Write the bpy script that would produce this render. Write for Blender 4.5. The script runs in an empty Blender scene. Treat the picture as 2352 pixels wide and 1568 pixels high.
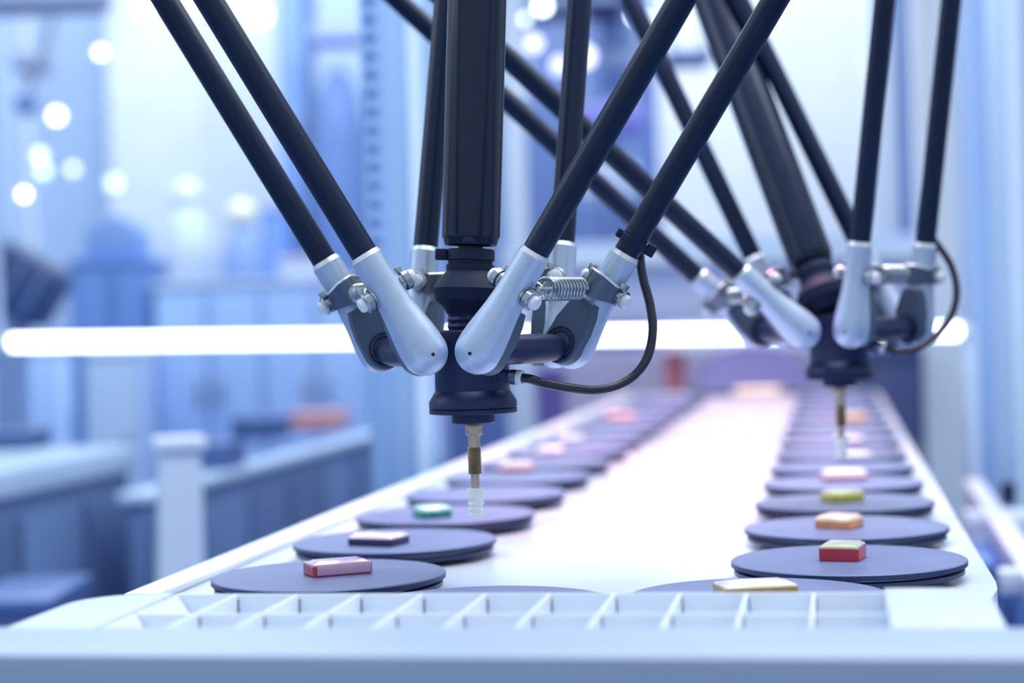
import bpy, bmesh, math, random
from mathutils import Vector, Matrix
random.seed(7)
C = bpy.context.scene.collection
SC = bpy.context.scene
PI = math.pi

# ------------------------------------------------------------------ camera
F = 4250.0                       # focal length in pixels of the 2352 wide frame
CAM_Z = 1.1675
CAM = Vector((0, 0, CAM_Z))
CAM_R = Matrix.Rotation(PI/2 - math.radians(0.59), 4, 'X') @ Matrix.Rotation(math.radians(-1.6), 4, 'Z')
cd = bpy.data.cameras.new('camera')
cam = bpy.data.objects.new('camera', cd)
C.objects.link(cam)
cam.matrix_world = Matrix.Translation(CAM) @ CAM_R
cd.sensor_width = 36.0
cd.lens = F / 2352.0 * 36.0
cd.clip_start = 0.05
cd.clip_end = 100
cd.dof.use_dof = True
cd.dof.focus_distance = 1.19
cd.dof.aperture_fstop = 3.7
SC.camera = cam

# ------------------------------------------------------------------ world, lights, exposure
def lin(c):
    return tuple((v/12.92 if v <= 0.04045 else ((v+0.055)/1.055)**2.4) for v in (x/255.0 for x in c))

w = bpy.data.worlds.new('hall light')
SC.world = w
w.use_nodes = True
wn = w.node_tree.nodes
wl = w.node_tree.links
bg = wn['Background']
tc = wn.new('ShaderNodeTexCoord')
sp = wn.new('ShaderNodeSeparateXYZ')
rp = wn.new('ShaderNodeValToRGB')
wl.new(tc.outputs['Generated'], sp.inputs[0])
mr = wn.new('ShaderNodeMapRange')
mr.inputs['From Min'].default_value = -1
wl.new(sp.outputs['Z'], mr.inputs['Value'])
wl.new(mr.outputs['Result'], rp.inputs['Fac'])
rp.color_ramp.elements[0].position = 0.35
rp.color_ramp.elements[0].color = (0.39, 0.49, 0.62, 1)
rp.color_ramp.elements[1].position = 0.62
rp.color_ramp.elements[1].color = (0.80, 0.92, 1.0, 1)
wl.new(rp.outputs['Color'], bg.inputs['Color'])
bg.inputs['Strength'].default_value = 0.80

def area(name, loc, target, sx, sy, power, col):
    d = bpy.data.lights.new(name, 'AREA')
    d.shape = 'RECTANGLE'; d.size = sx; d.size_y = sy
    d.energy = power; d.color = col
    o = bpy.data.objects.new(name, d)
    C.objects.link(o)
    o.location = loc
    o.rotation_euler = (Vector(target) - Vector(loc)).to_track_quat('-Z', 'Y').to_euler()
    return o
area('ceiling_panel_light', (0.45, 1.5, 3.0), (0.15, 1.4, 1.0), 1.4, 2.0, 56, (0.95, 0.97, 1.0))
area('hall_light_far', (-0.6, 6.5, 4.2), (-0.6, 7.5, 0.8), 5, 3, 215, (0.92, 0.96, 1.0))
area('hall_light_left', (-2.2, 1.6, 2.6), (-0.1, 1.6, 1.0), 1.4, 1.4, 16, (0.70, 0.84, 1.0))
def spot(name, loc, target, power, col, ang, blend=0.8, rad=0.05):
    d = bpy.data.lights.new(name, 'SPOT')
    d.energy = power; d.color = col; d.spot_size = math.radians(ang); d.spot_blend = blend; d.shadow_soft_size = rad
    o = bpy.data.objects.new(name, d)
    C.objects.link(o); o.location = loc
    o.rotation_euler = (Vector(target) - Vector(loc)).to_track_quat('-Z', 'Y').to_euler()
    return o
for k, (x, y, e) in enumerate(((0.12, 1.75, 26), (0.22, 2.45, 40), (0.34, 3.15, 46), (0.46, 3.85, 44))):
    spot('pink_flare_fill', (x, y, 1.72 + 0.06*k), (x + 0.03, y - 0.04, 1.0), e, (1.0, 0.26, 0.38), 62, 1.0)  # added lights out of frame, tinting belt and discs like lens flare
spot('added_belt_light', (0.10, 1.75, 2.3), (0.10, 1.72, 1.0), 24, (1.0, 1.0, 1.0), 40, 1.0, 0.12)  # added spot that makes the white pool on the belt
SC.view_settings.view_transform = 'Standard'
SC.view_settings.look = 'None'
SC.view_settings.gamma = 1.0
SC.view_settings.use_curve_mapping = False
SC.view_settings.exposure = 0.0
SC.cycles.use_denoising = True
SC.cycles.max_bounces = 6
SC.cycles.sample_clamp_indirect = 6

# ------------------------------------------------------------------ helpers: measuring
def P(px, py, d):
    v = CAM_R @ Vector(((px-1176)/F, (784-py)/F, -1.0))
    return CAM + v * (d / v.y)
def S(px, d):
    return px / F * d
YAW = math.radians(9.8)
TO = Vector((0, 1.25, 0))
TU = Vector((math.cos(YAW), -math.sin(YAW), 0))
TV = Vector((math.sin(YAW), math.cos(YAW), 0))
def T(a, b, z=0.0):
    return TO + TU*a + TV*b + Vector((0, 0, z))
Z_DISC = CAM_Z - 0.1675          # top of the carrier discs: 1.0
Z_TABLE = Z_DISC - 0.0135
Z_RIM = CAM_Z - 0.1495

# ------------------------------------------------------------------ helpers: materials
def mat(name, rgb, rough=0.5, metal=0.0, var=0.06, scale=40.0, spec=0.5, coat=0.0, stretch=None, bump=0.0, trans=0.0, rvar=0.08, ior=1.45):
    m = bpy.data.materials.new(name)
    m.use_nodes = True
    n = m.node_tree.nodes; l = m.node_tree.links
    b = n['Principled BSDF']
    t = n.new('ShaderNodeTexCoord')
    mp = n.new('ShaderNodeMapping')
    if stretch: mp.inputs['Scale'].default_value = stretch
    nz = n.new('ShaderNodeTexNoise')
    nz.inputs['Scale'].default_value = scale
    nz.inputs['Detail'].default_value = 4
    l.new(t.outputs['Object'], mp.inputs['Vector'])
    l.new(mp.outputs['Vector'], nz.inputs['Vector'])
    rmp = n.new('ShaderNodeValToRGB')
    c = lin(rgb)
    rmp.color_ramp.elements[0].position = 0.3
    rmp.color_ramp.elements[1].position = 0.7
    rmp.color_ramp.elements[0].color = tuple(x*(1-var) for x in c) + (1,)
    rmp.color_ramp.elements[1].color = tuple(min(1, x*(1+var)) for x in c) + (1,)
    l.new(nz.outputs['Fac'], rmp.inputs['Fac'])
    l.new(rmp.outputs['Color'], b.inputs['Base Color'])
    rr = n.new('ShaderNodeMapRange')
    rr.inputs['To Min'].default_value = max(0.02, rough-rvar)
    rr.inputs['To Max'].default_value = min(1, rough+rvar)
    l.new(nz.outputs['Fac'], rr.inputs['Value'])
    l.new(rr.outputs['Result'], b.inputs['Roughness'])
    b.inputs['Metallic'].default_value = metal
    b.inputs['Specular IOR Level'].default_value = spec
    b.inputs['IOR'].default_value = ior
    b.inputs['Coat Weight'].default_value = coat
    b.inputs['Transmission Weight'].default_value = trans
    if bump:
        bp = n.new('ShaderNodeBump')
        bp.inputs['Strength'].default_value = bump
        bp.inputs['Distance'].default_value = 0.001
        l.new(nz.outputs['Fac'], bp.inputs['Height'])
        l.new(bp.outputs['Normal'], b.inputs['Normal'])
    return m
def emit(name, rgb, strength):
    m = bpy.data.materials.new(name)
    m.use_nodes = True
    n = m.node_tree.nodes; l = m.node_tree.links
    b = n['Principled BSDF']
    nz = n.new('ShaderNodeTexNoise'); nz.inputs['Scale'].default_value = 8
    mx = n.new('ShaderNodeMapRange')
    mx.inputs['To Min'].default_value = strength*0.95; mx.inputs['To Max'].default_value = strength*1.05
    l.new(nz.outputs['Fac'], mx.inputs['Value'])
    l.new(mx.outputs['Result'], b.inputs['Emission Strength'])
    b.inputs['Base Color'].default_value = lin(rgb) + (1,)
    b.inputs['Emission Color'].default_value = lin(rgb) + (1,)
    return m
M = {}
M['carbon'] = mat('black carbon tube', (8, 29, 60), 0.36, 0, 0.12, 60, 0.35, stretch=(1, 1, 0.1))
M['shaft'] = mat('black satin shaft', (8, 27, 56), 0.22, 0.2, 0.10, 60, 0.5, stretch=(1, 1, 0.05))
M['hub'] = mat('black anodised metal', (26, 38, 80), 0.42, 0.25, 0.10, 50, 0.5)
M['rubber'] = mat('dark rubber', (20, 33, 64), 0.62, 0, 0.10, 40, 0.3)
M['alu'] = mat('satin aluminium', (180, 198, 226), 0.42, 0.6, 0.03, 120, 0.5)
M['alubright'] = mat('bare machined aluminium edge', (214, 224, 236), 0.34, 0.8, 0.03, 120, 0.5)
M['steel'] = mat('polished steel', (158, 168, 180), 0.26, 0.95, 0.05, 60, 0.5)
M['darksteel'] = mat('grey steel plate', (96, 108, 128), 0.38, 0.7, 0.08, 60, 0.5)
M['liner'] = mat('dark grey plastic liner', (66, 84, 112), 0.5, 0, 0.1, 60, 0.4)
M['whiteplastic'] = mat('white plastic cap', (216, 224, 238), 0.4, 0, 0.03, 30, 0.5)
M['brass'] = mat('aged brass', (182, 170, 154), 0.38, 0.85, 0.12, 60, 0.5)
M['silicone'] = mat('clear silicone', (246, 250, 255), 0.32, 0, 0.02, 30, 0.5, trans=0.08, ior=1.25)
M['hose'] = mat('black hose', (34, 36, 56), 0.25, 0, 0.08, 60, 0.5)
M['disc'] = mat('dark grey disc top', (106, 118, 164), 0.42, 0, 0.12, 26, 0.45)
M['discside'] = mat('black disc rim', (34, 46, 88), 0.32, 0, 0.10, 40, 0.5)
M['table'] = mat('white gloss table', (204, 215, 233), 0.22, 0, 0.03, 9, 0.5)
M['rail'] = mat('white rail', (232, 240, 250), 0.4, 0, 0.02, 12, 0.5)
M['tray'] = mat('white tray plastic', (220, 229, 243), 0.45, 0, 0.03, 30, 0.5)
M['bar'] = mat('pale blue painted bar', (158, 176, 204), 0.42, 0, 0.05, 7, 0.5, stretch=(0.4, 1, 1))

# ------------------------------------------------------------------ helpers: meshes
def obj(name, bm, material, parent=None, smooth=True, loc=None):
    me = bpy.data.meshes.new(name)
    bm.normal_update()
    bm.to_mesh(me); bm.free()
    mats = material if isinstance(material, (list, tuple)) else [material]
    for m in mats: me.materials.append(m)
    if smooth:
        for p in me.polygons: p.use_smooth = True
    o = bpy.data.objects.new(name, me)
    C.objects.link(o)
    if parent: o.parent = parent
    if loc is not None: o.location = loc
    if smooth:
        try:
            me.set_sharp_from_angle(angle=math.radians(32))
        except Exception:
            pass
    return o
def tag(o, label=None, cat=None, group=None, kind=None):
    if label: o['label'] = label
    if cat: o['category'] = cat
    if group: o['group'] = group
    if kind: o['kind'] = kind
    return o
def empty(name, loc, label, cat, group=None, rz=0.0):
    o = bpy.data.objects.new(name, None)
    o.empty_display_size = 0.05
    C.objects.link(o)
    o.location = loc; o.rotation_euler = (0, 0, rz)
    return tag(o, label, cat, group)
def frame_of(axis, ref=None):
    z = Vector(axis).normalized()
    r = Vector(ref) if ref is not None else (Vector((1, 0, 0)) if abs(z.x) < 0.8 else Vector((0, 1, 0)))
    x = (r - z*r.dot(z)).normalized()
    y = z.cross(x)
    return x, y, z
def lathe(bm, prof, origin=(0, 0, 0), axis=(0, 0, 1), seg=40, mi=0):
    """prof: list of (t along the axis, radius)"""
    x, y, z = frame_of(axis)
    o = Vector(origin)
    rings = []
    for t, r in prof:
        if r < 1e-6:
            rings.append([bm.verts.new(o + z*t)])
        else:
            rings.append([bm.verts.new(o + z*t + (x*math.cos(2*PI*k/seg) + y*math.sin(2*PI*k/seg))*r) for k in range(seg)])
    for a, b in zip(rings, rings[1:]):
        for k in range(seg):
            k2 = (k+1) % seg
            if len(a) == 1 and len(b) == 1: continue
            if len(a) == 1: f = bm.faces.new((a[0], b[k2], b[k]))
            elif len(b) == 1: f = bm.faces.new((a[k], a[k2], b[0]))
            else: f = bm.faces.new((a[k], a[k2], b[k2], b[k]))
            f.material_index = mi
    for r, flip in ((rings[0], True), (rings[-1], False)):
        if len(r) > 2:
            f = bm.faces.new(r[::-1] if flip else r); f.material_index = mi
    return bm
def tube(bm, pts, r, seg=12, mi=0):
    pts = [Vector(p) for p in pts]
    n = len(pts)
    prev = None; rings = []
    for i, p in enumerate(pts):
        t = (pts[min(i+1, n-1)] - pts[max(i-1, 0)]).normalized()
        if prev is None:
            x, y, z = frame_of(t)
        else:
            x = (prev - t*prev.dot(t)).normalized(); y = t.cross(x)
        prev = x
        rr = r[i] if isinstance(r, (list, tuple)) else r
        rings.append([bm.verts.new(p + (x*math.cos(2*PI*k/seg) + y*math.sin(2*PI*k/seg))*rr) for k in range(seg)])
    for a, b in zip(rings, rings[1:]):
        for k in range(seg):
            k2 = (k+1) % seg
            bm.faces.new((a[k], a[k2], b[k2], b[k])).material_index = mi
    bm.faces.new(rings[0][::-1]).material_index = mi
    bm.faces.new(rings[-1]).material_index = mi
    return bm
def smooth_path(pts, n=8):
    pts = [Vector(p) for p in pts]
    ext = [pts[0]*2 - pts[1]] + pts + [pts[-1]*2 - pts[-2]]
    out = []
    for i in range(1, len(ext)-2):
        a, b, c, d = ext[i-1], ext[i], ext[i+1], ext[i+2]
        for k in range(n):
            t = k/n
            out.append(0.5*((2*b) + (c-a)*t + (2*a-5*b+4*c-d)*t*t + (3*b-a-3*c+d)*t**3))
    out.append(pts[-1])
    return out
def box(bm, c, sx, sy, sz, x=(1, 0, 0), y=(0, 1, 0), z=(0, 0, 1), bev=0.0, mi=0, segs=2):
    x, y, z, c = Vector(x), Vector(y), Vector(z), Vector(c)
    b2 = bmesh.new()
    bmesh.ops.create_cube(b2, size=1.0)
    for v in b2.verts: v.co = Vector((v.co.x*sx, v.co.y*sy, v.co.z*sz))
    if bev: bmesh.ops.bevel(b2, geom=b2.edges[:], offset=bev, segments=segs, affect='EDGES', profile=0.5)
    mp = {}
    for v in b2.verts: mp[v.index] = bm.verts.new(c + x*v.co.x + y*v.co.y + z*v.co.z)
    b2.verts.index_update()
    for f in b2.faces:
        nf = bm.faces.new([mp[v.index] for v in f.verts]); nf.material_index = mi
    b2.free()
    return bm
def prism(bm, outline, h0, h1, o=(0, 0, 0), x=(1, 0, 0), y=(0, 1, 0), z=(0, 0, 1), bev=0.0, mi=0):
    x, y, z, o = Vector(x), Vector(y), Vector(z), Vector(o)
    b2 = bmesh.new()
    lo = [b2.verts.new((p[0], p[1], h0)) for p in outline]
    hi = [b2.verts.new((p[0], p[1], h1)) for p in outline]
    n = len(outline)
    b2.faces.new(lo[::-1]); top = b2.faces.new(hi)
    for k in range(n):
        b2.faces.new((lo[k], lo[(k+1) % n], hi[(k+1) % n], hi[k]))
    if bev:
        bmesh.ops.bevel(b2, geom=[e for e in top.edges], offset=bev, segments=3, affect='EDGES', profile=0.5)
    b2.verts.index_update()
    b2.normal_update()
    mp = [bm.verts.new(o + x*v.co.x + y*v.co.y + z*v.co.z) for v in b2.verts]
    for f in b2.faces:
        nf = bm.faces.new([mp[v.index] for v in f.verts]); nf.material_index = mi
    b2.free()
    return bm
def B(): return bmesh.new()

# ------------------------------------------------------------------ floor
bm = B(); box(bm, (0, 8, -0.02), 26, 34, 0.04)
M['floor'] = mat('blue grey hall floor', (92, 124, 180), 0.35, 0, 0.10, 1.2)
fl = obj('floor', bm, M['floor'], smooth=False); tag(fl, kind='structure')

# ------------------------------------------------------------------ conveyor table
TB_A0, TB_A1 = -0.262, 0.316
TB_C = (TB_A0+TB_A1)/2; TB_R = (TB_A1-TB_A0)/2
TB_FAR = 3.05
def stadium(r, n=28, b0=0.03, b1=TB_FAR, c=TB_C):
    o = []
    for k in range(n+1):
        t = PI + PI*k/n
        o.append((c + r*math.cos(t), b0 + r*math.sin(t)))
    for k in range(n+1):
        t = PI*k/n
        o.append((c + r*math.cos(t), b1 + r*math.sin(t)))
    return o
table = empty('conveyor_table', T(TB_C, 1.0), 'long white glossy oval conveyor table carrying two rows of black discs', 'conveyor', rz=-YAW)
LO = Vector((TB_C, 1.0, 0))
def tl(a, b, z): return Vector((a - TB_C, b - 1.0, z))
bm = B(); prism(bm, [(p[0]-TB_C, p[1]-1.0) for p in stadium(TB_R)], Z_TABLE-0.016, Z_TABLE, bev=0.0015)
obj('tabletop', bm, M['table'], table)
M['skirt'] = mat('blue grey table body', (96, 128, 184), 0.5, 0, 0.05, 6)
bm = B(); prism(bm, [(p[0]-TB_C, p[1]-1.0) for p in stadium(TB_R-0.05)], 0.08, Z_TABLE-0.016)
obj('base_cabinet', bm, M['skirt'], table)
bm = B(); prism(bm, [(p[0]-TB_C, p[1]-1.0) for p in stadium(TB_R-0.08)], 0.0, 0.08)
obj('plinth', bm, M['rubber'], table)
bm = B(); box(bm, tl(TB_A0+0.0125, 1.5, Z_TABLE+0.003), 0.025, 3.1, 0.006, bev=0.002)
obj('side_rail', bm, M['rail'], table)
# carrier track: a dark slot under the discs' feet
A_L, A_R, PITCH = -0.128, 0.220, 0.193
A_M = (A_L+A_R)/2; R_M = (A_R-A_L)/2

# ------------------------------------------------------------------ carrier discs
RD = 0.0795
def make_disc():
    r = empty('carrier_disc', (0, 0, Z_DISC), '', 'disc', 'round carrier discs on the conveyor')
    bm = B(); lathe(bm, [(-0.0042, RD-0.0012), (-0.0036, RD), (-0.0008, RD), (0, RD-0.001)], seg=72)
    obj('disc_plate', bm, M['disctop'] if False else [M['disc']], r)
    bm = B(); lathe(bm, [(-0.0056, RD-0.006), (-0.0042, RD-0.006)], seg=64)
    obj('spacer', bm, M['steel'], r)
    bm = B(); lathe(bm, [(-0.0095, RD-0.003), (-0.0090, RD-0.002), (-0.0062, RD-0.002), (-0.0056, RD-0.003)], seg=64)
    obj('base_plate', bm, M['discside'], r)
    bm = B(); lathe(bm, [(-0.0132, 0.055), (-0.0095, 0.055)], seg=48)
    obj('carrier_foot', bm, M['rubber'], r)
    return r
def copy_tree(o, parent=None):
    c = o.copy(); C.objects.link(c); c.parent = parent
    for ch in list(o.children): copy_tree(ch, c)
    return c
# disc plate: dark rim under a lighter matt top
def discmat():
    m = M['disc']; n = m.node_tree.nodes; l = m.node_tree.links
    b = n['Principled BSDF']
    src = b.inputs['Base Color'].links[0].from_socket
    g = n.new('ShaderNodeNewGeometry'); s = n.new('ShaderNodeSeparateXYZ'); mx = n.new('ShaderNodeMix')
    mx.data_type = 'RGBA'
    t = n.new('ShaderNodeTexCoord'); sx = n.new('ShaderNodeSeparateXYZ')
    l.new(t.outputs['Object'], sx.inputs[0])
    mr = n.new('ShaderNodeMapRange'); mr.inputs['From Min'].default_value = -0.0012; mr.inputs['From Max'].default_value = -0.0004
    l.new(sx.outputs['Z'], mr.inputs['Value'])
    l.new(mr.outputs['Result'], mx.inputs['Factor'])
    mx.inputs['A'].default_value = lin((34, 48, 92)) + (1,)
    l.new(src, mx.inputs['B'])
    l.new(mx.outputs['Result'], b.inputs['Base Color'])
    n.remove(g); n.remove(s)
discmat()
ORD = ['nearest', 'second', 'third', 'fourth', 'fifth', 'sixth', 'seventh', 'eighth', 'ninth', 'tenth', 'eleventh', 'twelfth', 'thirteenth', 'fourteenth', 'fifteenth', 'sixteenth']
spots = []
for i in range(15):
    spots.append((A_L, -0.0155 + 0.1925*i, 'left', i))
for i in range(15):
    spots.append((A_R, 0.048 + 0.195*i, 'right', i))
special = {('left', 0): 'round black disc carrying the long pink-red chocolate at the front of the left row',
           ('left', 1): 'round black disc carrying the dark purple and white chocolate',
           ('left', 2): 'round black disc carrying the green chocolate beside the suction cup',
           ('left', 3): 'empty round black disc just behind the clear suction cup',
           ('right', 0): 'round black disc carrying the red chocolate with a pale green label',
           ('right', 1): 'round black disc carrying the orange-brown chocolate',
           ('right', 2): 'round black disc carrying the yellow chocolate'}
d0 = make_disc()
first = True
for a, b, side, i in spots:
    o = d0 if first else copy_tree(d0)
    first = False
    o.location = T(a, b, Z_DISC)
    if i >= 3: o.rotation_euler = (random.uniform(-.004, .004), random.uniform(-.004, .004), random.uniform(0, 6))
    o['label'] = special.get((side, i), 'round black carrier disc, %s from the front in the %s-hand row' % (ORD[i], side))
for a, b, lab in ((0.006, -0.151, 'empty black disc at the front bend, mostly hidden behind the white tray'),
                  (0.165, -0.120, 'black disc at the front bend carrying the gold chocolate behind the white tray'),
                  (-0.02, 3.03, 'black disc at the far bend of the table, left of the two'),
                  (0.13, 3.03, 'black disc at the far bend of the table, right of the two')):
    if b > 3: b += 0.02; a = a + (-0.02 if a < 0.05 else 0.02)
    o = copy_tree(d0); o.location = T(a, b, Z_DISC); o['label'] = lab

# ------------------------------------------------------------------ wrapped chocolates
def candy(a, b, L, W, H, rot, rgb, top, label, details=True, side=False, split=0.60):
    r = empty('wrapped_chocolate', T(a, b, Z_DISC), label, 'chocolate', 'wrapped chocolates on the discs', rz=rot)
    key = str(rgb)
    m1 = mat('foil '+key, rgb, 0.28, 0.15, 0.08, 90, 0.6, coat=0.3)
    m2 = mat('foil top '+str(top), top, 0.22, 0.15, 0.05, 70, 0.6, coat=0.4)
    bm = B()
    # a bar with a sloping top edge all round
    def ring_at(bm, t, s):
        hx, hy = L/2*s, W/2 - (1-s)*L/2*0.9
        c = min(hx, hy)*0.10
        return [bm.verts.new((x, y, H*t)) for x, y in ((hx-c, -hy), (hx, -hy+c), (hx, hy-c), (hx-c, hy), (-hx+c, hy), (-hx, hy-c), (-hx, -hy+c), (-hx+c, -hy))]
    def band(prof, bot, top_):
        bm = B()
        rings = [ring_at(bm, t, s) for t, s in prof]
        for p, q in zip(rings, rings[1:]):
            for k in range(8): bm.faces.new((p[k], p[(k+1) % 8], q[(k+1) % 8], q[k]))
        if bot: bm.faces.new(rings[0][::-1])
        if top_: bm.faces.new(rings[-1])
        return bm
    obj('wrapper', band([(0.0, 0.97), (0.10, 1.0), (split, 1.0), (split+0.02, 0.985)], True, True), m1, r)
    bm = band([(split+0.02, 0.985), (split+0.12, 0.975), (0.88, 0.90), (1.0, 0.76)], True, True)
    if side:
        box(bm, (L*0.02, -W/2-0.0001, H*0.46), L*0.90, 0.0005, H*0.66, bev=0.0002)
    obj('label_and_highlight', bm, m2, r)  # lighter top: label print plus the bevel highlight put into its colour
    if details:
        for s in (-1, 1):
            bm = B(); prism(bm, [(-W*0.42, 0), (W*0.42, 0), (0, H*0.40)], 0, 0.0007, o=(s*(L/2-0.0002), 0, H*0.14), x=(0, 1, 0), y=(0, 0, 1), z=(s, 0, 0))
            obj('folded_end', bm, m1, r)
    return r
def on(px, py):          # table coordinates of a spot on the disc tops
    v = CAM_R @ Vector(((px-1176)/F, (784-py)/F, -1.0))
    k = -(CAM_Z - Z_DISC)/v.z
    p = v*k - TO
    return p.x*TU.x + p.y*TU.y, p.x*TV.x + p.y*TV.y
def cd_(px, py, *a, **k):
    q = on(px, py); return candy(q[0], q[1], *a, **k)
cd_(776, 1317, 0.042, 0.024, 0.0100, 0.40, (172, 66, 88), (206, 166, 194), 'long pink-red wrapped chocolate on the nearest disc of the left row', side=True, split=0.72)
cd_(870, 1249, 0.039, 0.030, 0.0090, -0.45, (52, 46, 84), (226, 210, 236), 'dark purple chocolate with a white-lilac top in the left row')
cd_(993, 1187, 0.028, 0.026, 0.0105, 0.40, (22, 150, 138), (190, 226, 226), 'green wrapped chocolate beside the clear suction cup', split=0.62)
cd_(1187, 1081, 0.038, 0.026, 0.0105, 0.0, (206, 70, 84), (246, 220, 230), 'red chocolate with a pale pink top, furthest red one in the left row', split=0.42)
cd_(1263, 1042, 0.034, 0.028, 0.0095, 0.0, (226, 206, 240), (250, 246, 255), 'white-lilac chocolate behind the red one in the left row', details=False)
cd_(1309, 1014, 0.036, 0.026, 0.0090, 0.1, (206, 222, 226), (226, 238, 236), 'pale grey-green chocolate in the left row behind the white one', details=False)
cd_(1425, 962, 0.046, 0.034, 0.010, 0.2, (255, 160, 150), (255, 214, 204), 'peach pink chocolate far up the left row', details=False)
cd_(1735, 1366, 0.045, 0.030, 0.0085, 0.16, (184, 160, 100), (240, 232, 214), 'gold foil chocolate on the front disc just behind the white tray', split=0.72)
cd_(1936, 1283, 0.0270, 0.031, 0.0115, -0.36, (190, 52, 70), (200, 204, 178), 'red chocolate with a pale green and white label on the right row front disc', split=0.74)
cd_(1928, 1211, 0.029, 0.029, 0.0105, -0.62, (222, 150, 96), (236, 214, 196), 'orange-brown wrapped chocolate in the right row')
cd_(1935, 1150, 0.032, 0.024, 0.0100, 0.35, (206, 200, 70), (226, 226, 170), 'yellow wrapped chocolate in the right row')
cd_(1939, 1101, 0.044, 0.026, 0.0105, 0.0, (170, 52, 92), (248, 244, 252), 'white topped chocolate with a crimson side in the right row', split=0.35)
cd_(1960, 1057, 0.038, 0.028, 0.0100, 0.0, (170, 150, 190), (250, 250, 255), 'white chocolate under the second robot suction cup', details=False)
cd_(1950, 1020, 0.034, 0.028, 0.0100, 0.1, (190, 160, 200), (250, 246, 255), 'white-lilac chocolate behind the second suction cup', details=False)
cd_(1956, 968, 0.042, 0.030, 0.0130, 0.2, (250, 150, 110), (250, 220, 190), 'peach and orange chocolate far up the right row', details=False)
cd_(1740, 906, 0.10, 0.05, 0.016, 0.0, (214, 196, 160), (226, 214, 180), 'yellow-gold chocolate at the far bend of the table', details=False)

# ------------------------------------------------------------------ white sorting tray in front
TRAY_A0, TRAY_A1, NC = -0.1593, 0.2357, 11
B_BACK, B_MID, B_FRONT = -0.2265, -0.2915, -0.358
tray = empty('sorting_tray', T(0.04, -0.29, 0), 'white plastic sorting tray with rows of open square compartments in front of the discs', 'tray', rz=-YAW)
def ty(a, b, z): return Vector((a-0.04, b+0.29, z))
WT, DEP = 0.0019, 0.020
p_ = (TRAY_A1 - TRAY_A0)/NC
ZF = Z_RIM - DEP
bm = B(); box(bm, ty((TRAY_A0+TRAY_A1)/2, (B_BACK+B_FRONT)/2, ZF-0.001), TRAY_A1-TRAY_A0, B_BACK-B_FRONT, 0.002)
obj('tray_floor', bm, M['tray'], tray, smooth=False)
for nm, b in (('back_wall', B_BACK), ('row_divider', B_MID), ('front_wall', B_FRONT)):
    zt = Z_RIM - (0.0008 if nm == 'row_divider' else 0)
    bm = B(); box(bm, ty((TRAY_A0+TRAY_A1)/2, b, (zt+ZF)/2), TRAY_A1-TRAY_A0+WT, WT, zt-ZF, bev=0.0005)
    obj(nm, bm, M['tray'], tray)
for k in range(1, NC):
    for b0, b1 in ((B_BACK, B_MID), (B_MID, B_FRONT)):
        bm = B(); box(bm, ty(TRAY_A0+p_*k, (b0+b1)/2, (Z_RIM+ZF)/2), WT, b0-b1-WT, DEP, bev=0.0005)
        obj('cell_divider', bm, M['tray'], tray)
        bm = B(); box(bm, ty(TRAY_A0+p_*k+0.0013, b0-WT*0.5-0.0003, Z_RIM-0.0075), 0.0006, 0.0005, 0.0090)
        obj('joint_slot', bm, M['liner'], tray, smooth=False)
def rrect(a0, a1, b0, b1, rl=0.0, rr=0.0, n=10):
    o = [(a0, b0), (a1, b0)]
    if rr: o += [(a1-rr+rr*math.cos(PI/2*k/n), b1-rr+rr*math.sin(PI/2*k/n)) for k in range(n+1)]
    else: o += [(a1, b1)]
    if rl: o += [(a0+rl-rl*math.sin(PI/2*k/n), b1-rl+rl*math.cos(PI/2*k/n)) for k in range(n+1)]
    else: o += [(a0, b1)]
    return [(x-0.04, y+0.29) for x, y in o]
bm = B(); prism(bm, rrect(-0.2085, TRAY_A0-WT/2, B_FRONT, B_BACK, rl=0.042), Z_RIM-0.010, Z_RIM+0.0006, bev=0.0012)
M['flange'] = mat('pebbled white plastic', (188, 206, 224), 0.30, 0, 0.05, 260, 0.6, bump=0.8)
tag(obj('left_flange', bm, M['flange'], tray), 'pebbled glossy end flange')
bm = B(); prism(bm, rrect(TRAY_A1+WT/2, 0.290, B_FRONT, B_BACK+0.001, rr=0.034), Z_RIM-0.012, Z_RIM+0.0022, bev=0.0014)
M['flange2'] = mat('smooth white plastic', (190, 204, 226), 0.36, 0, 0.02, 30, 0.5)
tag(obj('right_flange', bm, M['flange2'], tray), 'smooth end flange')
# sloping inner cheek at the left end
bm = B()
prism(bm, [(0, 0), (0.014, -DEP+0.001), (0.0, -DEP+0.001)], -0.032, 0.032, o=ty(TRAY_A0+WT/2, (B_BACK+B_MID)/2, Z_RIM), x=(1, 0, 0), y=(0, 0, 1), z=(0, -1, 0))
prism(bm, [(0, 0), (0.014, -DEP+0.001), (0.0, -DEP+0.001)], -0.0315, 0.0315, o=ty(TRAY_A0+WT/2, (B_FRONT+B_MID)/2, Z_RIM), x=(1, 0, 0), y=(0, 0, 1), z=(0, -1, 0))
obj('sloping_cheek', bm, M['tray'], tray, smooth=False)
# legs that carry the tray down to the floor
for a in (-0.17, 0.25):
    bm = B(); box(bm, ty(a, -0.29, (ZF-0.002)/2), 0.03, 0.05, ZF-0.002, bev=0.002)
    obj('leg', bm, M['skirt'], tray)
# bits left lying in it
M['redbit'] = mat('red foil scrap', (190, 40, 50), 0.4, 0, 0.1, 90)
bm = B(); lathe(bm, [(0, 0.0022), (0.004, 0.0016), (0.0075, 0)], seg=10)
s = obj('foil_scrap', bm, M['redbit'], loc=T(-0.141, -0.262, ZF)); tag(s, 'tiny red foil scrap lying in the left end compartment of the white tray', 'scrap')

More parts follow.
